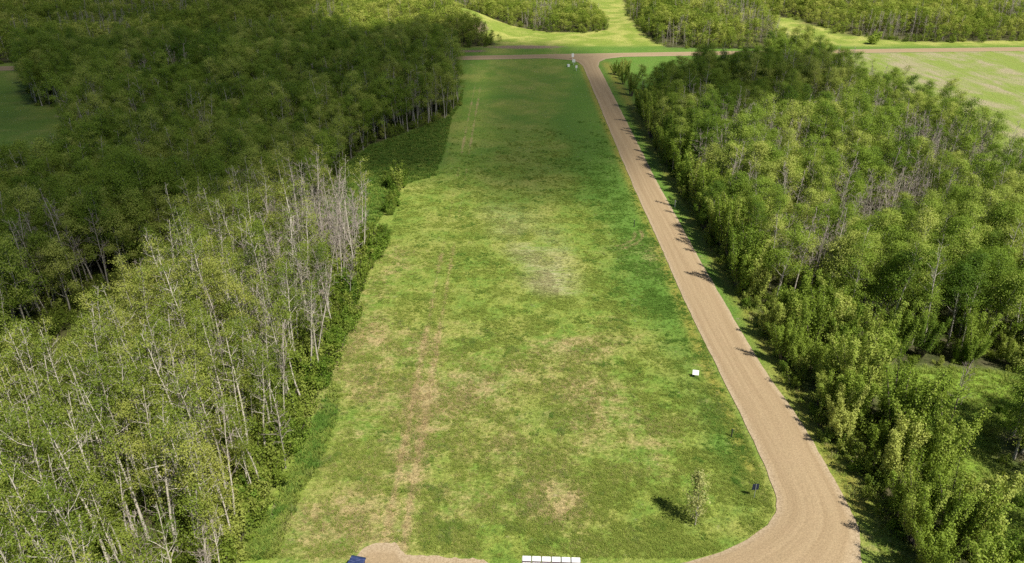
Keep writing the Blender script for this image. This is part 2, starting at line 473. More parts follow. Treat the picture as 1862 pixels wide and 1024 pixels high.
# a few by the far end of the road and by the junction
for x, y, s in ((29.4, 224, 0.7), (30.6, 226, 0.75), (31.4, 222, 0.9), (30.2, 219, 0.8), (32.4, 224, 0.7), (31.6, 216, 0.9), (30.2, 211, 0.8), (31.0, 204, 0.9), (30.4, 197, 1.0)):
    plant("young_poplar", x, y, random.randrange(5), s)
for x, y, s in ((-18.5, 241, 0.8), (-20, 236, 0.9), (-22.2, 243, 0.85), (-17.6, 245, 0.6)):
    plant("poplar_tree", x, y, random.randrange(8), s)

# ------------------------------------------------------------------ individuals
ORD = ("zeroth first second third fourth fifth sixth seventh eighth ninth tenth eleventh twelfth thirteenth fourteenth fifteenth sixteenth seventeenth eighteenth nineteenth twentieth "
       "twenty-first twenty-second twenty-third twenty-fourth twenty-fifth twenty-sixth twenty-seventh twenty-eighth twenty-ninth thirtieth thirty-first thirty-second thirty-third thirty-fourth thirty-fifth thirty-sixth "
       "thirty-seventh thirty-eighth thirty-ninth fortieth forty-first forty-second forty-third forty-fourth forty-fifth").split()
PARTNAME = {"aspen_tree": ("trunk", "crown"), "poplar_tree": ("trunk", "crown"), "bare_tree": ("trunk", "branches"), "young_poplar": ("stems", "crown")}
PROTO = {"aspen_tree": ASPEN, "poplar_tree": POPLAR, "bare_tree": BARE, "young_poplar": YOUNG}


def build_thing(kind, mesh_a, mesh_b, x, y, rz, sc, z=0.0, tilt=(0, 0)):
    e = bpy.data.objects.new(kind, None); COL.objects.link(e)
    e.empty_display_size = 0.3
    e.location = (x, y, z); e.rotation_euler = (tilt[0], tilt[1], rz); e.scale = (sc, sc, sc)
    link(PARTNAME.get(kind, ("trunk", "crown"))[0], mesh_a, e)
    link(PARTNAME.get(kind, ("trunk", "crown"))[1], mesh_b, e)
    return e


LIMIT = {"aspen_tree": 296, "poplar_tree": 290, "bare_tree": 200, "young_poplar": 120}
DESC = {"aspen_tree": "pale-trunked aspen", "poplar_tree": "leafy poplar", "bare_tree": "leafless grey tree", "young_poplar": "bushy young poplar"}
CATS = {"aspen_tree": "tree", "poplar_tree": "tree", "bare_tree": "dead tree", "young_poplar": "young tree"}
rest = {}
for kind, L in trees.items():
    scored = []
    for i, t in enumerate(L):
        hh = PROTO[kind][t[4]][2] * t[3]
        u, v, d = project(t[0], t[1], hh * 0.7)
        inf = 0 <= u <= 1 and 0 <= v <= 1
        scored.append((hh / d if inf else 0.0, i))
    scored.sort(reverse=True)
    chosen = [i for s, i in scored[:LIMIT[kind]] if s > 0]
    cs = set(chosen)
    rest[kind] = [t for i, t in enumerate(L) if i not in cs]
    # rows counted up from the bottom of the photograph, and the place in each row counted from the field or the road
    for side in (-1, 1):
        idx = [i for i in chosen if (L[i][0] > 0) == (side > 0)]
        idx.sort(key=lambda i: L[i][1])
        n = len(idx)
        if not n: continue
        rows = max(1, round(math.sqrt(n / 0.55)))
        rows = min(rows, 40)
        per = math.ceil(n / rows)
        for rrow in range(0, n, per):
            row = sorted(idx[rrow:rrow + per], key=lambda i: abs(L[i][0]))
            for c, i in enumerate(row):
                x, y, rz, sc, var = L[i]
                a, b, h = PROTO[kind][var]
                o = build_thing(kind, a, b, x, y, rz, sc, float(terrain(x, y)), (random.gauss(0, 0.03), random.gauss(0, 0.03)))
                hs = h * sc
                size = "tall" if hs > 13.2 or (kind == "young_poplar" and hs > 6.6) else ("short" if hs < 9.6 and kind != "young_poplar" or hs < 5 else "middling")
                edge = "field" if side < 0 else "road"
                rn = rrow // per + 1
                tag(o, f"{size} {DESC[kind]}, {ORD[min(c + 1, 45)]} from the {edge}, {ORD[min(rn, 45)]} row up from the bottom",
                    CATS[kind], {("aspen_tree", -1): "aspens in the woods beside the field", ("bare_tree", -1): "leafless trees in the woods beside the field"}.get((kind, side), f"{DESC[kind]}s in the woods " + ("beside the field" if side < 0 else "across the road")))


# ------------------------------------------------------------------ stuff: scattered with geometry nodes
def gn_scatter(name, pts, protos, label=None, extra=None):
    """One object; pts rows are x, y, z, rot, scale, variant; protos are lists of meshes joined per variant."""
    pts = np.asarray(pts, float)
    me = bpy.data.meshes.new(name)
    me.vertices.add(len(pts)); me.vertices.foreach_set("co", pts[:, :3].astype(np.float32).ravel())
    for nm, arr, ty in (("rot", pts[:, 3], "FLOAT"), ("scl", pts[:, 4], "FLOAT"), ("idx", pts[:, 5].astype(np.int32), "INT")):
        at = me.attributes.new(nm, ty, "POINT"); at.data.foreach_set("value", arr.astype(np.int32 if ty == "INT" else np.float32))
    for nm, arr in (extra or {}).items():
        at = me.attributes.new(nm, "FLOAT", "POINT"); at.data.foreach_set("value", np.asarray(arr, np.float32))
    o = link(name, me)
    ng = bpy.data.node_groups.new(name, "GeometryNodeTree")
    ng.interface.new_socket("Geometry", in_out="INPUT", socket_type="NodeSocketGeometry")
    ng.interface.new_socket("Geometry", in_out="OUTPUT", socket_type="NodeSocketGeometry")
    N = ng.nodes; K = ng.links
    gi = N.new("NodeGroupInput"); go = N.new("NodeGroupOutput")
    join = N.new("GeometryNodeJoinGeometry")
    srcs = []
    for i, parts in enumerate(protos):
        jj = N.new("GeometryNodeJoinGeometry")
        pn = []
        for m in parts:
            po = bpy.data.objects.new("proto", m)          # a carrier of the mesh for the node, never placed in the scene
            oi = N.new("GeometryNodeObjectInfo"); oi.inputs["Object"].default_value = po
            pn.append(oi)
        for oi in reversed(pn): K.new(oi.outputs["Geometry"], jj.inputs[0])
        g2i = N.new("GeometryNodeGeometryToInstance"); K.new(jj.outputs[0], g2i.inputs[0])
        srcs.append(g2i)
    for g in reversed(srcs): K.new(g.outputs[0], join.inputs[0])
    iop = N.new("GeometryNodeInstanceOnPoints")
    K.new(gi.outputs[0], iop.inputs["Points"]); K.new(join.outputs[0], iop.inputs["Instance"])
    iop.inputs["Pick Instance"].default_value = True
    def at(nm, ty):
        a = N.new("GeometryNodeInputNamedAttribute"); a.data_type = ty; a.inputs["Name"].default_value = nm
        return a.outputs["Attribute"]
    K.new(at("idx", "INT"), iop.inputs["Instance Index"])
    cx = N.new("ShaderNodeCombineXYZ"); K.new(at("rot", "FLOAT"), cx.inputs[2])
    e2r = N.new("FunctionNodeEulerToRotation"); K.new(cx.outputs[0], e2r.inputs[0]); K.new(e2r.outputs[0], iop.inputs["Rotation"])
    K.new(at("scl", "FLOAT"), iop.inputs["Scale"])
    K.new(iop.outputs[0], go.inputs[0])
    md = o.modifiers.new("scatter", "NODES"); md.node_group = ng
    tag(o, label, None, None, "stuff")
    return o


def stuff_trees(name, kind, label):
    L = rest[kind]
    if not L: return
    a = np.array([[t[0], t[1], 0, t[2], t[3], t[4]] for t in L]); a[:, 2] = terrain(a[:, 0], a[:, 1])
    gn_scatter(name, a, [[x[0], x[1]] for x in PROTO[kind]], label)


stuff_trees("aspen_woods", "aspen_tree", "mass of aspens farther back in the woods")
stuff_trees("poplar_woods", "poplar_tree", "mass of leafy poplars farther back in the woods")
stuff_trees("leafless_woods", "bare_tree", "mass of leafless trees farther back in the woods")
stuff_trees("poplar_thicket", "young_poplar", "young poplars deeper in the roadside thicket")

# far woods beyond the crossing road
fp = []
for poly, sp, sd in ((FAR_LEFT, 2.9, 31), (FAR_MID, 2.3, 32), (FAR_RIGHT, 2.5, 33)):
    p, ed = scatter(poly, sp, sd, exclude=(FAR_RIGHT_FIELD,)); k = cull(p, 0.03); p = p[k]; ed = ed[k]
    g = fbm(p[:, 0], p[:, 1], 22, 9)
    for (x, y), e, q in zip(p, ed, g):
        bare = 0.04 + 0.72 * sstep(0.50, 0.60, fbm(x, y, 24, 44))
        if fbm(x, y, 13, 47) < 0.30 and e > 3: continue
        if poly is FAR_LEFT: bare *= 0.4
        s = (0.36 + 0.75 * q + 0.35 * random.random()) * (0.7 if poly is FAR_MID else 0.8) * (0.45 + 0.55 * min(1, e / 6))
        if e < 5 and random.random() < 0.6: fp.append([x + random.uniform(-1.5, 1.5), y + random.uniform(-2.5, 0.5), 0, random.uniform(0, 6.28), random.uniform(0.8, 2.0), 8 + random.randrange(3)])
        fp.append([x, y, 0, random.uniform(0, 6.28), s, 5 + random.randrange(3) if random.random() < bare else random.randrange(5)])
fp = np.array(fp); fp[:, 2] = terrain(fp[:, 0], fp[:, 1])
gn_scatter("distant_woods", fp, [[t[0], t[1]] for t in FAR] + [[t[0], t[1]] for t in BARE[:3]] + [[t[0], t[1]] for t in UNDER[:3]], "woods on the rise beyond the crossing gravel road")

# undergrowth inside the woods, and the shrub band along the field
up = []
for poly, sp, sd in ((NEAR_BLOCK, 1.1, 41), (GAP, 1.6, 45), (RIGHT_WOOD, 1.7, 42), (BLOCK_B, 2.0, 43), (BLOCK_C, 2.6, 44)):
    p, ed = scatter(poly, sp, sd, exclude=(RIGHT_CLEAR,)); k = cull(p, 0.04, 1); p = p[k]; ed = ed[k]
    g = fbm(p[:, 0], p[:, 1], 9, 55)
    for (x, y), q, e in zip(p, g, ed):
        if e < 3: q = q + 0.35
        if random.random() < 0.30 + 0.9 * q: up.append([x, y, 0, random.uniform(0, 6.28), (0.55 + 0.8 * q + 0.25 * random.random()) * (1.25 if poly is NEAR_BLOCK else 1.0), random.randrange(5)])
gn_scatter("undergrowth", np.array(up), [[t[0], t[1]] for t in UNDER], "green undergrowth on the woodland floor")

# shrubs: each its own thing along the edges one can follow
shr = []
r_ = np.random.default_rng(5)
y = 44.0
while y < 131:
    for q in range(3):
        w = 0.4 + (2.6 if y > 70 else 1.4) * (0.6 + 0.4 * math.sin(y * 0.3))
        x = -18.9 - r_.random() * w - (1.8 if y < 50 else (0.9 if y < 62 else 0.0)) + 0.9 * (vnoise(y, 0, 4.5, 3) - 0.6)
        s = (0.45 + 1.35 * r_.random() ** 1.5) * (1.0 if y > 65 else 0.9) * (0.7 + 0.6 * vnoise(y, 9, 6, 5))
        if vnoise(y, 3, 3.2, 8) < 0.24 or (q == 2 and y < 66): continue
        shr.append((x, y + r_.uniform(-0.5, 0.5), s, "field"))
    y += 1.15 if y < 90 else 1.35
for i in range(44):
    y = 46 + 110 * (i / 43) ** 1.15
    shr.append((29.4 + r_.uniform(-0.7, 1.0) + (0.5 if y < 60 else 0), y + r_.uniform(-.5, .5), 0.5 + 0.8 * r_.random(), "road"))
for x, y_, s in ((44.5, 58.2, 0.9), (48.5, 59.5, 1.2), (51, 57, 1.0), (47.5, 61.6, 0.8), (53, 60, 1.3), (42, 49, 0.8), (46, 47.2, 1.1), (41.2, 44.6, 0.7), (49.5, 51.0, 1.2)):
    shr.append((x, y_, s, "clearing"))
cnt = {"field": 0, "road": 0, "clearing": 0}
for k_ in ("field", "road", "clearing"):
    for x, y_, s, w in sorted([q for q in shr if q[3] == k_], key=lambda q: q[1]):
        cnt[k_] += 1
        v = random.randrange(4)
        sh = SHRUB[v] if random.random() < 0.6 else UNDER[v + 1 if v else 4]
        o = build_thing("willow_shrub", sh[0], sh[1], x, y_, random.uniform(0, 6.28), s)
        c = cnt[k_]
        place = {"field": "at the wooded field edge", "road": "on the road verge", "clearing": "in the poplar clearing"}[k_]
        nth = ORD[c] if c <= 45 else (ORD[c % 40 + 1] + " in the " + ORD[c // 40 + 1] + " forty")
        tag(o, f"low green shrub {place}, {nth} from the bottom", "shrub", "shrubs " + place)

# ------------------------------------------------------------------ single trees
sap = make_tree("sapling", 901, 5.5, 0.06, 1.15, 26, 11, 0.17, M["grey_bark"], M["pale_leaf"], tr=0.05, lean=0.03, sub=2, up=1.5, clump=0.22)
PARTNAME["sapling_tree"] = ("trunk", "crown")
o = build_thing("sapling_tree", sap[0], sap[1], 14.7, 46.7, 0.4, 1.0)
tag(o, "lone pale-leaved pointed sapling standing on the mown field near the road bend", "sapling")
lone = make_shrub("lone", 902, 5.0, 3.2, 14, 2600, 0.4, M["young_leaf"], 0.2)
PARTNAME["round_bush"] = ("stems", "crown")
o = build_thing("round_bush", lone[0], lone[1], 125.0, 276.0, 0.0, 1.0, float(terrain(125, 276)))
tag(o, "lone round bush beside the far crossing road, by the distant meadow", "bush")
dead = make_bare("dead", 903, 6.5, M["dark_bark"], 12, 0.10, 6, 1.5)
PARTNAME["dead_tree"] = ("trunk", "branches")
o = build_thing("dead_tree", dead[0], dead[1], 41.8, 59.9, 0.3, 1.0, 0.0, (0.0, 0.22))
tag(o, "small dark leaning dead tree standing alone in the grassy clearing", "dead tree")
pal = make_tree("snowy", 904, 10.5, 0.3, 1.5, 16, 13, 0.22, M["white_bark"], M["pale_leaf"], tr=0.1)
PARTNAME["pale_poplar"] = ("trunk", "crown")
o = build_thing("pale_poplar", pal[0], pal[1], 33.5, 150.0, 0.3, 1.0)
tag(o, "whitish-leaved tall slim poplar rising above dark green trees by the road", "tree")

# ------------------------------------------------------------------ ground
DRY_PATCH = [(-4.6, 120), (1.7, 117), (6.9, 110), (7.9, 98), (7.9, 87.5), (4.6, 86), (2.0, 96), (-2.5, 106)]


def axis(segs):
    out = []
    for a, b, s in segs: out += list(np.arange(a, b, s))
    out.append(segs[-1][1]); return np.array(out, float)


gx = axis([(-700, -340, 40), (-340, -110, 8), (-110, -32, 3), (-32, 36, 0.5), (36, 110, 2.5), (110, 340, 8), (340, 700, 40)])
gy = axis([(-60, 36, 12), (36, 80, 0.5), (80, 140, 0.8), (140, 250, 1.2), (250, 345, 2), (345, 460, 6), (460, 1500, 60)])
X, Y = np.meshgrid(gx, gy)
Z = terrain(X, Y)
Z = Z + 0.10 * (fbm(X, Y, 9, 71) - 0.5) * sstep(-18.5, -15, X) * sstep(22, 19, X) * sstep(44, 50, Y) * sstep(246, 238, Y)
nx_, ny_ = len(gx), len(gy)
idx = np.arange(nx_ * ny_).reshape(ny_, nx_)
F = np.stack([idx[:-1, :-1], idx[:-1, 1:], idx[1:, 1:], idx[1:, :-1]], -1).reshape(-1, 4)


def gauss(x, y, cx, cy, sx, sy): return np.exp(-((x - cx) / sx) ** 2 - ((y - cy) / sy) ** 2)


def masks(X, Y):
    n1 = fbm(X, Y, 14, 61); n2 = fbm(X, Y, 5, 62)
    field = sstep(-19.5, -18, X) * sstep(22.5, 21.5, X) * sstep(42, 44, Y) * sstep(250, 246, Y)
    nearness = sstep(120, 60, Y)
    dry = 0.17 * nearness * sstep(18, 4, X) + 0.12 * nearness + 0.06
    dry += 0.22 * gauss(X, Y, -9, 60, 1.5, 13) * (0.4 + 1.2 * n2) + 0.18 * gauss(X, Y, -16.5, 90, 3, 25) + 0.28 * gauss(X, Y, -14, 47, 5, 4)
    trk = np.exp(-((X + 8.4) / 0.26) ** 2) + np.exp(-((X + 9.9) / 0.26) ** 2)
    dry += 0.42 * trk * sstep(250, 200, Y) * (0.4 + 0.6 * (vnoise(X * 0 + 3, Y, 9, 4) > 0.35))
    ang = np.arctan2(Y - 107, X - 13.2); rad = np.hypot(X - 13.2, Y - 107)
    arc = (np.exp(-((rad - 5.2) / 0.28) ** 2) + np.exp(-((rad - 6.3) / 0.28) ** 2)) * sstep(-1.45, -1.1, ang) * sstep(0.55, 0.1, ang)
    dry += 0.5 * arc
    dry += 0.5 * gauss(X, Y, -9.2, 170, 1.3, 16) * (trk > 0.3)
    dry += 0.33 * gauss(X, Y, 3.5, 49.5, 3.5, 2.8) + 0.25 * gauss(X, Y, 13.5, 56, 2, 3) + 0.22 * gauss(X, Y, 9, 62, 4, 6) + 0.2 * gauss(X, Y, 12, 82, 5, 3)
    dry += 0.25 * gauss(X, Y, 8, 74, 5, 5) + 0.18 * gauss(X, Y, -2, 66, 6, 8)
    dry = dry + 0.75 * (n1 - 0.5) + 0.45 * (n2 - 0.5)
    dp = polydist(X + 3 * (n2 - 0.5), Y + 8 * (n2 - 0.5), DRY_PATCH)
    stub = sstep(-2.5, 3.0, dp) * (0.3 + 0.7 * sstep(112, 90, Y)) * sstep(0.25, 0.52, 0.6 * n2 + 0.4 * fbm(X * 0.35, Y, 2.5, 66))
    lush = 0.55 * sstep(7, 16, X) * sstep(60, 95, Y) * sstep(230, 150, Y) + 0.42 * sstep(112, 140, Y) + 0.35 * gauss(X, Y, 2, 61, 7, 3) + 0.3 * gauss(X, Y, 19.5, 55, 1.6, 8) + 0.4 * gauss(X, Y, -4, 67, 3, 3)
    lush += 0.35 * sstep(14, 19, X) * sstep(50, 60, Y)
    lush = lush + 0.6 * (fbm(X, Y, 11, 64) - 0.5) + 0.4 * (fbm(X, Y, 3.5, 65) - 0.5)
    verge = sstep(2.4, 0.2, np.abs(X + 18.2 + 1.2 * sstep(60, 46, Y))) * sstep(74, 56, Y) * (X > -21.5) * (0.45 + 0.8 * n2)
    verge = np.maximum(verge, 0.9 * sstep(-1.5, 1.0, polydist(X, Y, RIGHT_CLEAR)))
    roadv = np.exp(-((X - 21.0) / 0.8) ** 2) * sstep(50, 54, Y) + np.exp(-((X - 28.9) / 1.4) ** 2) * 0.9
    roadv = roadv * sstep(46, 49, Y) * sstep(246, 240, Y)
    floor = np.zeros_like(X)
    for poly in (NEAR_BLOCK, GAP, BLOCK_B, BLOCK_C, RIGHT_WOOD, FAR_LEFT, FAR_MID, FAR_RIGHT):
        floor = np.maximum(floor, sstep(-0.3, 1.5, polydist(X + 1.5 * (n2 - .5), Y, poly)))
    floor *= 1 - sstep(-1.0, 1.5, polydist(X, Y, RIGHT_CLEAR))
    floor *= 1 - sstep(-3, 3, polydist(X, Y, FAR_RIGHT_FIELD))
    soil = 0.9 * gauss(X, Y, 4, 270, 17, 4) + 0.8 * gauss(X, Y, -14, 262, 8, 3) + 0.75 * gauss(X, Y, -12, 296, 5, 9) + 0.8 * gauss(X, Y, -19.6, 48.5, 0.35, 3) + 0.5 * gauss(X, Y, -18.9, 64, 0.3, 6)
    soil += 0.45 * gauss(X, Y, 4.2, 50.3, 1.6, 0.7)
    crop = sstep(0, 4, X - 86) * sstep(30, 40, Y) * sstep(258 + 0.1 * X.clip(80, 300) - 8, 258 + 0.1 * X.clip(80, 300) - 14, Y)
    mead = sstep(268, 276, Y)
    return dict(dry=dry, lush=lush, stub=stub, verge=verge, roadv=roadv, floor=floor, soil=soil, crop=crop, mead=mead)


MK = masks(X, Y)
gb = MB(); gb.add(np.stack([X, Y, Z], -1).reshape(-1, 3), F)


def ground_material():
    t = NT("ground")
    P = t.pos()
    fine = t.noise(P, 3.2, 6, 0.7)
    fine2 = t.noise(P, 9.0, 3, 0.7)
    mid = t.noise(P, 0.55, 5, 0.62, 0.4)
    big = t.noise(P, 0.12, 4, 0.55, 0.5)
    streak = t.noise(t.mapping(P, (2.2, 0.25, 1)), 1.0, 4, 0.6, 0.3)
    cross = t.noise(t.mapping(P, (0.35, 2.4, 1), (0, 0, 0.25)), 1.0, 4, 0.65, 0.8)
    col = t.mix(t.ramp(mid, 0.35, 0.68), (0.145, 0.230, 0.036), (0.240, 0.290, 0.055))
    col = t.mix(t.ramp(big, 0.42, 0.68, 0, 0.75), col, (0.30, 0.305, 0.080))
    lf = t.math("ADD", t.attr("lush"), t.math("MULTIPLY_ADD", mid, 0.9, -0.45))
    col = t.mix(t.ramp(lf, 0.12, 0.75, 0, 0.85), col, (0.095, 0.195, 0.030))
    df = t.math("ADD", t.attr("dry"), t.math("ADD", t.math("MULTIPLY_ADD", mid, 1.1, -0.55), t.math("MULTIPLY_ADD", fine, 0.55, -0.28)))
    df = t.math("ADD", df, t.math("MULTIPLY_ADD", cross, 0.4, -0.2))
    straw = t.mix(t.ramp(fine2, 0.3, 0.7), (0.30, 0.225, 0.105), (0.43, 0.335, 0.17))
    col = t.mix(t.ramp(df, 0.24, 0.78, 0, 0.88), col, straw)
    sf = t.math("MULTIPLY", t.attr("stub"), t.ramp(cross, 0.3, 0.62))
    col = t.mix(t.math("MULTIPLY", sf, 0.92), col, (0.44, 0.40, 0.235))
    col = t.mix(t.math("MULTIPLY", t.attr("verge"), t.ramp(mid, 0.3, 0.6, 0.4, 0.95)), col, (0.20, 0.31, 0.035))
    col = t.mix(t.math("MULTIPLY", t.attr("roadv"), t.ramp(mid, 0.25, 0.6, 0.35, 0.9)), col, (0.27, 0.24, 0.05))
    # farmland across the woods: drill rows, straw and new green
    rows = t.noise(t.mapping(P, (0.085, 0.012, 1), (0, 0, 0.22)), 1.0, 6, 0.7, 1.6)
    crop = t.mix(t.ramp(t.math("ADD", rows, t.math("MULTIPLY_ADD", big, 0.6, -0.3)), 0.40, 0.68), (0.22, 0.28, 0.06), (0.345, 0.30, 0.185))
    crop = t.mix(t.ramp(t.noise(t.mapping(P, (0.6, 0.03, 1), (0, 0, 0.22)), 1.0, 4, 0.6), 0.5, 0.75, 0, 0.5), crop, (0.24, 0.26, 0.07))
    col = t.mix(t.attr("crop"), col, crop)
    md = t.mix(t.ramp(big, 0.4, 0.65), (0.21, 0.275, 0.045), (0.37, 0.375, 0.10))
    col = t.mix(t.attr("mead"), col, md)
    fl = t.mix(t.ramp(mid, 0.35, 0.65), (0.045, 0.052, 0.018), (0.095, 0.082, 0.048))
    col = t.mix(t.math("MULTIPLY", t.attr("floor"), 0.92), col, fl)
    so = t.ramp(t.math("ADD", t.attr("soil"), t.math("MULTIPLY_ADD", mid, 0.8, -0.4)), 0.3, 0.7)
    col = t.mix(so, col, t.mix(t.ramp(fine, 0.35, 0.7), (0.17, 0.115, 0.085), (0.33, 0.245, 0.18)))
    weed = t.noise(P, 1.7, 4, 0.65, 0.6)
    col = t.mix(t.math("MULTIPLY", t.ramp(weed, 0.56, 0.70), t.math("SUBTRACT", 0.55, t.attr("floor"))), col, (0.070, 0.140, 0.026))
    grey = t.noise(t.mapping(P, (0.9, 0.9, 1), (0, 0, 1.1)), 1.0, 4, 0.65)
    col = t.mix(t.ramp(grey, 0.60, 0.74, 0, 0.55), col, (0.24, 0.215, 0.135))
    # blade-scale mottling, with grass shade and lit tips painted into the sward's colour
    mot = t.math("ADD", t.math("MULTIPLY", fine, 0.9), t.math("MULTIPLY", fine2, 0.55))
    val = t.ramp(mot, 0.45, 1.0, 0.5, 1.5)
    hs = t.n("ShaderNodeHueSaturation"); t.set(hs, "Value", val); t.set(hs, "Color", col); 
    h = t.math("ADD", t.math("MULTIPLY", fine, 1.0), t.math("MULTIPLY", fine2, 0.5))
    return t.finish(t.principled(hs.outputs[0], 0.95, 0.1, t.bump(h, 0.75, 0.22)))


gm = gb.mesh("ground", ground_material(), True)
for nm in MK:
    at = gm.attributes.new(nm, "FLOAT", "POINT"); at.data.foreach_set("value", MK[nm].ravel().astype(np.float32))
tag(link("ground", gm), None, None, None, "structure")


# ------------------------------------------------------------------ roads
def road_material():
    t = NT("gravel")
    P = t.pos()
    u = t.attr("across")
    fine = t.noise(P, 7.0, 5, 0.7); mid = t.noise(P, 0.6, 4, 0.6)
    lanes = t.noise(t.mapping(t.n("ShaderNodeCombineXYZ", ins={0: u, 1: t.attr("along")}).outputs[0], (9, 0.035, 1)), 1.0, 5, 0.65, 0.25)
    col = t.mix(t.ramp(lanes, 0.34, 0.66), (0.310, 0.226, 0.130), (0.370, 0.278, 0.164))
    col = t.mix(t.ramp(mid, 0.4, 0.75, 0, 0.35), col, (0.35, 0.25, 0.15))
    edge = t.ramp(t.math("ABSOLUTE", t.math("SUBTRACT", u, 0.5)), 0.36, 0.5, 0, 0.75)
    col = t.mix(t.math("MULTIPLY", edge, t.ramp(fine, 0.3, 0.6)), col, (0.43, 0.345, 0.235))
    hs = t.n("ShaderNodeHueSaturation"); t.set(hs, "Value", t.ramp(t.math("ADD", t.math("MULTIPLY", fine, 0.7), t.math("MULTIPLY", t.noise(P, 16.0, 3, 0.7), 0.3)), 0.3, 0.72, 0.74, 1.22)); t.set(hs, "Color", col)
    return t.finish(t.principled(hs.outputs[0], 0.95, 0.1, t.bump(fine, 0.5, 0.06)))


M["gravel"] = road_material()


def ribbon(name, left, right, z0, camber, nseg_across=10, label=None):
    """A gravel sheet between two edge lines given as point lists of equal length."""
    L = np.array(left, float); Rr = np.array(right, float)
    b = MB(); n = len(L)
    us = np.linspace(0, 1, nseg_across + 1)
    V = []; ac = []; al = []
    run = np.concatenate([[0], np.cumsum(np.hypot(*np.diff((L + Rr) / 2, axis=0).T))])
    for i in range(n):
        for u in us:
            p = L[i] * (1 - u) + Rr[i] * u
            V.append((p[0], p[1], z0 + camber * (1 - (2 * u - 1) ** 2) + float(terrain(p[0], p[1])))); ac.append(u); al.append(run[i])
    m = nseg_across + 1
    Fs = [(i * m + k, i * m + k + 1, (i + 1) * m + k + 1, (i + 1) * m + k) for i in range(n - 1) for k in range(nseg_across)]
    b.add(V, Fs)
    me = b.mesh(name, M["gravel"], True)
    for nm, arr in (("across", ac), ("along", al)):
        at = me.attributes.new(nm, "FLOAT", "POINT"); at.data.foreach_set("value", np.array(arr, np.float32))
    o = link(name, me); tag(o, None, None, None, "structure")
    return o


def resample(ctrl, ys):
    c = np.array(ctrl, float)
    return np.interp(ys, c[:, 1], c[:, 0])


ys = np.concatenate([np.arange(39.6, 60, 0.35), np.arange(60, 236, 1.0), np.arange(236, 252.5, 0.6)])
le = resample([(-6, 39.6), (2, 41.2), (5, 41.6), (9, 41.95), (12.8, 42.6), (16.0, 43.7), (18.4, 45.0), (20.4, 46.6), (21.6, 48.2), (22.2, 50), (22.4, 54), (22.2, 65), (21.7, 80), (21.2, 128), (21.4, 236), (20.6, 242), (18.5, 246), (12, 249), (4, 251.2), (4, 252.5)], ys)
re = resample([(26.0, 39.6), (26.4, 42.7), (27.6, 46), (27.9, 50), (27.8, 60), (26.9, 70), (26.3, 90), (25.8, 128), (26.0, 236), (27.0, 243), (29.5, 248), (36, 252), (40, 252.5)], ys)
jit = 0.24 * (fbm(ys * 0 + 1, ys, 1.3, 3) - 0.5) + 0.2 * (fbm(ys * 0 + 5, ys, 6, 4) - 0.5)
jit2 = 0.24 * (fbm(ys * 0 + 9, ys, 1.3, 5) - 0.5) + 0.2 * (fbm(ys * 0 + 13, ys, 6, 6) - 0.5)
ribbon("gravel_road", np.stack([le + jit, ys], 1), np.stack([re + jit2, ys], 1), 0.055, 0.13, 16)
xs = np.concatenate([np.arange(-330, -24, 6), np.arange(-24, 60, 1.2), np.arange(60, 340, 6)])
cy = 251.4 + 0.105 * xs - 0.00012 * xs ** 2
j1 = 0.5 * (fbm(xs, xs * 0 + 2, 7, 8) - 0.5)
ribbon("crossing_road", np.stack([xs, cy - 3.3 + j1], 1), np.stack([xs, cy + 3.5 + j1], 1), 0.05, 0.06, 6)
xs = np.arange(-70, 60, 0.2)
top = np.interp(xs, [-70, -14, -12.2, -11.4, -10.6, -9.2, -8.2, -6.5, -4.5, -2.2, -1.4, 0, 6, 12, 18, 22, 27, 60], [41.0, 41.2, 42.9, 44.4, 44.75, 44.7, 43.7, 43.35, 43.2, 43.05, 42.5, 41.3, 41.3, 41.6, 42, 42, 42, 41])
top = top + (0.55 * (fbm(xs, xs * 0 + 1, 1.1, 77) - 0.5) + 0.3 * (vnoise(xs, xs * 0 + 4, 0.7, 78) - 0.5) + 0.2 * (vnoise(xs, xs * 0 + 4, 0.27, 79) - 0.5)) * (xs < 0)
ribbon("near_road", np.stack([xs, xs * 0 + 33.5], 1), np.stack([xs, top], 1), 0.045, 0.02, 10)

# ------------------------------------------------------------------ grass tufts
def make_tuft(seed, h, n, spread, mat):
    r = np.random.default_rng(seed); b = MB()
    for i in range(n):
        a = r.uniform(0, 6.28); q = r.random() * spread
        p = np.array([math.cos(a) * q, math.sin(a) * q, -0.01]); a2 = r.uniform(0, 6.28); l = h * r.uniform(0.5, 1.1)
        d = np.array([math.cos(a2) * 0.55, math.sin(a2) * 0.55, 1.0]); w = np.array([-math.sin(a2), math.cos(a2), 0]) * 0.022 * (h / 0.25) ** 0.5
        m = p + d * l * 0.55; tp = p + np.array([d[0] * 1.25, d[1] * 1.25, 0.85]) * l
        v = [p - w, p + w, m + w * 0.7, m - w * 0.7, m - w * 0.7, m + w * 0.7, tp + w * 0.15, tp - w * 0.15]
        b.add(v, [(0, 1, 2, 3), (4, 5, 6, 7)], np.full(8, r.random()))
    return b.mesh("tuft", mat)


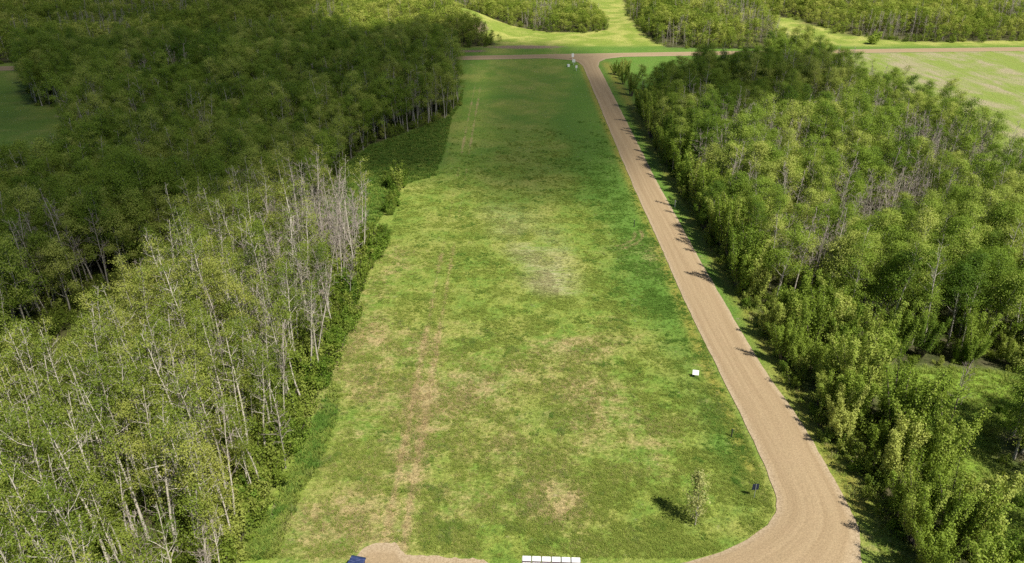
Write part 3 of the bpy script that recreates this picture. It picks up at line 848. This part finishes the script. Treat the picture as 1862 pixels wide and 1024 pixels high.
def tuft_material():
    t = NT("tuft")
    v = t.attr("var"); dry = t.attr("tdry", "INSTANCER"); lush = t.attr("tlush", "INSTANCER")
    rnd = t.n("ShaderNodeObjectInfo").outputs["Random"]
    col = t.mix(v, (0.215, 0.300, 0.046), (0.395, 0.445, 0.098))
    col = t.mix(t.ramp(t.math("ADD", lush, t.math("MULTIPLY_ADD", rnd, 0.6, -0.3)), 0.2, 0.8), col, (0.145, 0.265, 0.040))
    col = t.mix(t.math("MULTIPLY", t.attr("tstub", "INSTANCER"), 0.8), col, (0.52, 0.47, 0.28))
    col = t.mix(t.ramp(t.math("ADD", dry, t.math("MULTIPLY_ADD", rnd, 0.8, -0.4)), 0.40, 0.95), col, (0.50, 0.405, 0.205))
    b = t.principled(col, 0.7, 0.15)
    tr = t.n("ShaderNodeBsdfTranslucent"); t.set(tr, 0, col)
    mx = t.n("ShaderNodeMixShader"); mx.inputs[0].default_value = 0.45
    t.t.links.new(b, mx.inputs[1]); t.t.links.new(tr.outputs[0], mx.inputs[2])
    return t.finish(mx.outputs[0])


M["tuft"] = tuft_material()
TUFT = [make_tuft(50 + i, [0.10, 0.13, 0.17, 0.34, 0.5][i], [16, 18, 18, 26, 30][i], [0.22, 0.26, 0.22, 0.3, 0.35][i], M["tuft"]) for i in range(5)]
r_ = np.random.default_rng(99)
tp = []
n_try = 170000
yy = 43.2 * (175 / 43.2) ** (r_.random(n_try)); xx = r_.uniform(-20.6, 21.9, n_try)
mk = masks(xx, yy)
ledge = np.interp(yy, [42, 44, 46, 48, 52, 62, 131, 138, 175], [-22, -21.2, -20.6, -20, -19.3, -18.8, -18.6, -12.5, -12.5]); redge = np.interp(yy, [42.3, 43.7, 45.0, 46.6, 48.2, 50, 54, 65, 80, 130], [10, 15.5, 18, 20, 21.3, 21.9, 22.1, 21.9, 21.4, 20.9])
tops = np.interp(xx, [-22, -12.4, -11.4, -9, -8, -4, -1.4, 0, 6, 22], [42, 43.1, 44.9, 44.9, 43.9, 43.4, 42.7, 42.4, 42.4, 42.4])
redge = redge + 0.55 * (fbm(xx * 0, yy, 1.1, 29) - 0.35)
ok = (xx > ledge) & (xx < redge) & (yy > tops + 0.2 - 0.6 * (fbm(xx, yy * 0, 0.9, 31) - 0.3)) & (mk["soil"] < 0.4)
dens = (0.12 + 0.95 * sstep(0.42, 0.66, fbm(xx, yy, 2.2, 91))) * sstep(172, 105, yy)
tall = (mk["verge"] > 0.25 + 0.4 * r_.random(n_try)) | ((fbm(xx, yy, 2.6, 17) > 0.64) & (r_.random(n_try) < 0.45))
ok &= r_.random(n_try) < np.where(tall, 0.9, dens)
xx, yy, tall = xx[ok], yy[ok], tall[ok]
gz = 0.10 * (fbm(xx, yy, 9, 71) - 0.5) * sstep(-18.5, -15, xx) * sstep(22, 19, xx) * sstep(44, 50, yy)
weed = (fbm(xx, yy, 1.5, 23) > 0.64)
var = np.where((mk["verge"][ok] > 0.3 + 0.5 * r_.random(len(xx))), r_.integers(3, 5, len(xx)), np.where(tall | weed, 2, r_.integers(0, 3, len(xx))))
gn_scatter("grass", np.stack([xx, yy, gz, r_.uniform(0, 6.28, len(xx)), r_.uniform(0.7, 1.3, len(xx)), var], 1), [[m] for m in TUFT],
           "short mixed grass of the mown field", {"tdry": mk["dry"][ok] - 0.3 * mk["verge"][ok], "tlush": mk["lush"][ok] + 0.6 * mk["verge"][ok] + 0.5 * weed, "tstub": mk["stub"][ok]})
xb = r_.uniform(-31, -12, 24000); yb = r_.uniform(106, 213, 24000)
kb = inpoly(xb, yb, BAY) & (r_.random(24000) < 0.25 + 0.9 * fbm(xb, yb, 6, 19)); xb, yb = xb[kb], yb[kb]
# rank grass in the clearing and along the road verge
n_try = 30000
xa = r_.uniform(28.4, 60, n_try); ya = r_.uniform(40, 130, n_try)
cl = inpoly(xa, ya, RIGHT_CLEAR); ve = (xa < 31.5)
ok = (cl & (ya < 75)) | (ve & (r_.random(n_try) < 0.8))
xa, ya, cl = np.concatenate([xa[ok], xb]), np.concatenate([ya[ok], yb]), np.concatenate([cl[ok], np.ones(len(xb), bool)])
gn_scatter("rank_grass", np.stack([xa, ya, xa * 0, r_.uniform(0, 6.28, len(xa)), r_.uniform(0.7, 1.4, len(xa)), np.where(cl & (xa < 0), r_.integers(3, 5, len(xa)), np.where(r_.random(len(xa)) < 0.2, 3, r_.integers(0, 3, len(xa))))], 1),
           [[m] for m in TUFT], "rank grass on the verge and in the clearing", {"tdry": np.where(cl, 0.0, 0.38), "tlush": np.where(cl, np.where(xa < 0, 0.6, 0.1), 0.15), "tstub": xa * 0})


# ------------------------------------------------------------------ small built things
def box(bm, c, s, rot=None, bev=0.0):
    r = bmesh.ops.create_cube(bm, size=1.0)
    vs = r["verts"]
    bmesh.ops.scale(bm, vec=s, verts=vs)
    if bev:
        es = list({e for v in vs for e in v.link_edges})
        rr = bmesh.ops.bevel(bm, geom=es, offset=bev, segments=2, affect="EDGES", profile=0.5)
        vs = list({v for f in rr["faces"] for v in f.verts} | {v for v in vs if v.is_valid})
    if rot is not None: bmesh.ops.rotate(bm, cent=(0, 0, 0), matrix=rot, verts=vs)
    bmesh.ops.translate(bm, vec=c, verts=vs)
    return vs


def cyl(bm, c, r, h, seg=12, r2=None):
    q = bmesh.ops.create_cone(bm, cap_ends=True, segments=seg, radius1=r, radius2=r if r2 is None else r2, depth=h)
    bmesh.ops.translate(bm, vec=c, verts=q["verts"]); return q["verts"]


def part(name, fn, mat, parent, loc=(0, 0, 0)):
    bm = bmesh.new(); fn(bm)
    me = bpy.data.meshes.new(name); bm.to_mesh(me); bm.free(); me.materials.append(mat)
    o = link(name, me, parent); o.location = loc
    return o


def root(name, loc, rz, label, cat, group=None):
    o = bpy.data.objects.new(name, None); COL.objects.link(o); o.location = loc; o.rotation_euler = (0, 0, rz)
    o.empty_display_size = 0.2
    return tag(o, label, cat, group)


M["white_paint"] = paint("white_paint", (0.80, 0.80, 0.79), 0.45)
M["lilac_paint"] = paint("lilac_paint", (0.52, 0.46, 0.58), 0.5)
M["overhang_shade_paint"] = paint("overhang_shade_paint", (0.12, 0.07, 0.13), 0.5)
M["navy_paint"] = paint("navy_paint", (0.018, 0.028, 0.10), 0.4, 0.5)
M["teal_edge"] = paint("teal_edge", (0.015, 0.035, 0.06), 0.5)
M["galv"] = paint("galv", (0.48, 0.50, 0.52), 0.4, 0.5, 0.6)
M["dark_stake"] = paint("dark_stake", (0.03, 0.035, 0.03), 0.7)
M["concrete"] = paint("concrete", (0.36, 0.34, 0.31), 0.9)
M["sign_back"] = paint("sign_back", (0.018, 0.022, 0.05), 0.45)
M["rubber"] = paint("rubber", (0.02, 0.02, 0.02), 0.8)

mb = root("community_mailbox", (2.88, 41.55, 0.06), R(-2.4), "row of six white-topped community mailboxes at the gravel pull-out's edge", "mailbox")
part("base", lambda bm: box(bm, (0, 0, 0.06), (4.5, 0.55, 0.12), None, 0.02), M["concrete"], mb)
for i in range(6):
    x = -1.8 + 0.72 * i
    md = part("mailbox_module", lambda bm: box(bm, (0, 0.02, 0.83), (0.64, 0.38, 1.40), None, 0.012), M["lilac_paint"], mb, (x, 0, 0))
    part("roof", lambda bm: (box(bm, (0, -0.015, 1.572), (0.625, 0.47, 0.06), Matrix.Rotation(R(-2), 3, "X"), 0.012)), M["white_paint"], md)
    part("overhang_shade_strip", lambda bm: box(bm, (0, -0.176, 1.44), (0.60, 0.012, 0.14)), M["overhang_shade_paint"], md)  # the roof overhang's shade, painted as a dark purple strip on the face
    def doors(bm):
        for a in range(3):
            for b in range(5): box(bm, (-0.2 + 0.2 * a, -0.178, 1.27 - 0.2 * b), (0.18, 0.016, 0.17), None, 0.004)
    part("compartment_doors", doors, M["white_paint"], md)
    part("frame_edge", lambda bm: (box(bm, (-0.335, 0.0, 0.85), (0.02, 0.40, 1.38)), box(bm, (0.335, 0.0, 0.85), (0.02, 0.40, 1.38))), M["galv"], md)

bn = root("waste_bin", (-11.55, 41.72, 0.06), R(-13), "dark blue bin with ribbed lid on gravel at the photo's bottom edge", "bin")
def bin_body(bm):
    vs = box(bm, (0, 0, 0.56), (1.08, 1.02, 0.88), None, 0.03)
    for v in vs:
        if v.co.z < 0.5: v.co.x *= 0.88; v.co.y *= 0.88
part("body", bin_body, M["navy_paint"], bn)
def bin_lid(bm):
    box(bm, (0, 0, 1.03), (1.16, 1.12, 0.07), None, 0.025)
    for k in range(7): box(bm, (0, -0.42 + 0.14 * k, 1.075), (1.02, 0.055, 0.04), None, 0.012)
t = NT("worn_lid")
st = t.noise(t.mapping(t.obj(), (1.5, 22, 4), (0, 0, 0.12)), 1.0, 4, 0.65)
M["worn_lid"] = t.finish(t.principled(t.mix(t.ramp(st, 0.46, 0.68), (0.020, 0.034, 0.105), (0.10, 0.125, 0.25)), 0.45, 0.45))
ld = part("lid", bin_lid, M["worn_lid"], bn)
part("hinge", lambda bm: box(bm, (0, 0.56, 1.05), (1.16, 0.07, 0.09), None, 0.02), M["teal_edge"], ld)
for sx in (-1, 1):
    def wh(bm, sx=sx):
        v = cyl(bm, (0, 0, 0), 0.12, 0.06, 16); bmesh.ops.rotate(bm, cent=(0, 0, 0), matrix=Matrix.Rotation(R(90), 3, "Y"), verts=v); bmesh.ops.translate(bm, vec=(0.42 * sx, 0.36, 0.12), verts=v)
    part("wheel", wh, M["rubber"], bn)
    part("foot", lambda bm, sx=sx: box(bm, (0.4 * sx, -0.36, 0.07), (0.08, 0.08, 0.14)), M["rubber"], bn)


def road_sign(name, x, y, rz, w, h, top, post_r, face, post, label, cat, tilt=0.0, group=None, legs=1, front=-1, text=False):
    o = root(name, (x, y, 0), rz, label, cat, group)
    for k in range(legs):
        px = 0 if legs == 1 else (-0.5 + k) * w * 0.8
        part("post", lambda bm, px=px: (cyl(bm, (px, 0, top * 0.5), post_r, top, 10)), post, o)
    part("panel", lambda bm: box(bm, (0, front * (post_r + 0.012), top - h * 0.5 + 0.02), (w, 0.02, h), Matrix.Rotation(tilt, 3, "X") if tilt else None, 0.006), face, o)
    return o


road_sign("road_sign", 20.3, 49.8, R(4), 0.56, 0.62, 1.45, 0.03, M["sign_back"], M["galv"], "dark square sign on a pale post, seen from behind near the road bend", "road sign", front=1)
ls = root("lot_sign", (19.25, 68.0, 0), R(-14), "small white tilted lot sign on short legs beside the gravel road", "sign")
for sx in (-1, 1):
    part("leg", lambda bm, sx=sx: box(bm, (0.22 * sx, 0.03, 0.24), (0.045, 0.045, 0.5)), M["dark_stake"], ls)
part("panel", lambda bm: box(bm, (0, 0, 0.60), (0.64, 0.025, 0.52), Matrix.Rotation(R(-38), 3, "X"), 0.006), M["white_paint"], ls)
part("frame", lambda bm: box(bm, (0, 0.0, 0.36), (0.68, 0.05, 0.04)), M["dark_stake"], ls)

mk_ = root("marker_post", (26.6, 118.0, 0), 0, "white marker post at the gravel road's shaded edge beside the poplars", "marker post")
part("post", lambda bm: cyl(bm, (0, 0, 0.55), 0.07, 1.1, 10), M["white_paint"], mk_)
part("cap", lambda bm: cyl(bm, (0, 0, 1.12), 0.11, 0.16, 10, 0.05), M["white_paint"], mk_)
for (x, y, hgt, lab) in ((18.7, 109.4, 1.0, "short dark stake in the grass above curved tyre marks by the road"), (20.5, 58.0, 0.8, "short dark stake in lush grass between lot sign and road bend")):
    s = root("survey_stake", (x, y, 0), 0.4, lab, "stake")
    part("post", lambda bm, hgt=hgt: box(bm, (0, 0, hgt * 0.5), (0.09, 0.09, hgt), None, 0.01), M["dark_stake"], s)
    part("tip", lambda bm, hgt=hgt: box(bm, (0, 0, hgt + 0.05), (0.13, 0.13, 0.1), None, 0.02), M["dark_stake"], s)
road_sign("road_sign", 19.0, 247.0, R(8), 0.75, 1.1, 1.9, 0.05, M["white_paint"], M["white_paint"], "white sign nearest the far road junction, tip of the field's corner", "road sign")
road_sign("road_sign", 18.7, 238.4, R(-6), 0.95, 0.95, 1.7, 0.05, M["white_paint"], M["white_paint"], "white sign just below the junction sign, above the white box", "road sign")
road_sign("road_sign", 18.8, 229.2, R(0), 0.6, 0.75, 1.6, 0.05, M["white_paint"], M["white_paint"], "small white sign on a thin post, lowest of those by the junction", "road sign")
ub = root("utility_box", (16.9, 235.6, 0), R(20), "low white utility box in grass beside the signs at the far junction", "utility box")
part("body", lambda bm: box(bm, (0, 0, 0.32), (0.7, 0.55, 0.64), None, 0.03), M["white_paint"], ub)
part("lid", lambda bm: box(bm, (0, 0, 0.67), (0.78, 0.62, 0.07), None, 0.02), M["white_paint"], ub)

# ------------------------------------------------------------------ the cloud that shades the woods
CL_Z = 620.0
SHADE_DARK = [(-60, 66), (-50, 85), (-43, 99), (-35, 108), (-31, 122), (-30, 134), (-18, 134), (-12.5, 137), (-12.3, 155), (-13, 185), (-12, 215), (-12, 240), (-6, 262), (2, 281), (-22, 290), (-44, 262), (-60, 262), (-78, 300), (-92, 440), (-420, 520), (-420, 0), (-120, 40)]
SHADE_FIELD = [(-12.5, 142), (-7, 134), (-2, 128), (4, 122), (13, 124), (20, 138), (24, 150), (26, 200), (25, 252), (12, 278), (-10, 276), (-8.5, 200)]
SHADE_WOOD = [(14, 200), (24, 162), (40, 158), (60, 170), (74, 184), (74, 204), (50, 216), (32, 214), (22, 226)]
cxs = np.arange(-460, 120, 5.0); cys = np.arange(-40, 560, 5.0)
CX, CY = np.meshgrid(cxs, cys)
wx = CX + 7 * (fbm(CX, CY, 26, 81) - 0.5); wy = CY + 7 * (fbm(CX, CY, 26, 82) - 0.5)
sd_ = polydist(wx, wy, SHADE_DARK)
soft = np.where(CX > -33, 4.0, 11.0)
tau = 1.85 * sstep(-1, 1, sd_ / soft) * (0.55 + 0.9 * fbm(CX, CY, 38, 83))
tau = np.maximum(tau, 1.45 * sstep(-12, 14, polydist(wx, wy, SHADE_FIELD)))
tau = np.maximum(tau, 1.6 * sstep(-8, 10, polydist(wx, wy, SHADE_WOOD)))
tau = tau * (CX > cxs[1]) * (CX < cxs[-2]) * (CY > cys[1]) * (CY < cys[-2])
SIG = 0.30
thick = tau / SIG * math.sin(SUN_EL)
off = SUN_DIR * (CL_Z / SUN_DIR.z)
lump = 1 + 0.15 * (fbm(CX, CY, 30, 88) - 0.5)
solid = thick > 0.02
cell = solid[:-1, :-1] | solid[1:, :-1] | solid[:-1, 1:] | solid[1:, 1:]
vert_used = np.zeros(CX.shape, bool)
vert_used[:-1, :-1] |= cell; vert_used[1:, :-1] |= cell; vert_used[:-1, 1:] |= cell; vert_used[1:, 1:] |= cell
bm = bmesh.new()
tv = {}; bv = {}
for j, i in zip(*np.nonzero(vert_used)):
    q = thick[j, i] if solid[j, i] else 0.0
    x, y = CX[j, i] + off.x, CY[j, i] + off.y
    if q > 0:
        tv[j, i] = bm.verts.new((x, y, CL_Z + q * 0.75)); bv[j, i] = bm.verts.new((x, y, CL_Z - q * 0.25))
    else:
        tv[j, i] = bv[j, i] = bm.verts.new((x, y, CL_Z))
for j, i in zip(*np.nonzero(cell)):
    qs = [(j, i), (j, i + 1), (j + 1, i + 1), (j + 1, i)]
    try: bm.faces.new([tv[q] for q in qs])
    except ValueError: pass
    try: bm.faces.new([bv[q] for q in reversed(qs)])
    except ValueError: pass
me = bpy.data.meshes.new("cloud"); bm.to_mesh(me); bm.free()
t = NT("cloud_vapour")
pv = t.n("ShaderNodeVolumePrincipled"); pv.inputs["Color"].default_value = (0.9, 0.9, 0.9, 1); pv.inputs["Density"].default_value = SIG
t.t.links.new(pv.outputs[0], t.out.inputs["Volume"])
me.materials.append(t.m)
cl_o = link("cloud", me); tag(cl_o, None, None, None, "structure")

# ------------------------------------------------------------------ light, sky, camera
W = bpy.data.worlds.new("World"); SC.world = W; W.use_nodes = True
wt = W.node_tree; wt.nodes.clear()
sky = wt.nodes.new("ShaderNodeTexSky"); sky.sky_type = "NISHITA"; sky.sun_disc = False
sky.sun_elevation = SUN_EL; sky.sun_rotation = math.atan2(SUN_H.x, SUN_H.y)
bg = wt.nodes.new("ShaderNodeBackground"); bg.inputs[1].default_value = 0.055
wo = wt.nodes.new("ShaderNodeOutputWorld")
wt.links.new(sky.outputs[0], bg.inputs[0]); wt.links.new(bg.outputs[0], wo.inputs[0])

sl = bpy.data.lights.new("sun", "SUN"); sl.energy = 5.0; sl.angle = R(0.53); sl.color = (1.0, 0.95, 0.86)
so = bpy.data.objects.new("sun", sl); COL.objects.link(so)
so.rotation_euler = (-SUN_DIR).to_track_quat("-Z", "Y").to_euler(); so.location = (60, -60, 120)

cd = bpy.data.cameras.new("camera"); cam = bpy.data.objects.new("camera", cd); COL.objects.link(cam)
cd.sensor_width = 36.0; cd.lens = FOC * 36.0; cd.clip_end = 3000.0
cam.location = (0, 0, CAM_H); cam.rotation_euler = (R(90) - PITCH, 0, 0)
SC.camera = cam

SC.view_settings.view_transform = "Standard"; SC.view_settings.look = "None"
SC.view_settings.exposure = 0.42; SC.view_settings.gamma = 1.0
SC.render.engine = "CYCLES"
SC.cycles.max_bounces = 5; SC.cycles.diffuse_bounces = 2; SC.cycles.glossy_bounces = 1; SC.cycles.transmission_bounces = 3
SC.cycles.use_adaptive_sampling = True; SC.cycles.adaptive_threshold = 0.015
SC.cycles.caustics_reflective = False; SC.cycles.caustics_refractive = False
SC.cycles.use_denoising = False
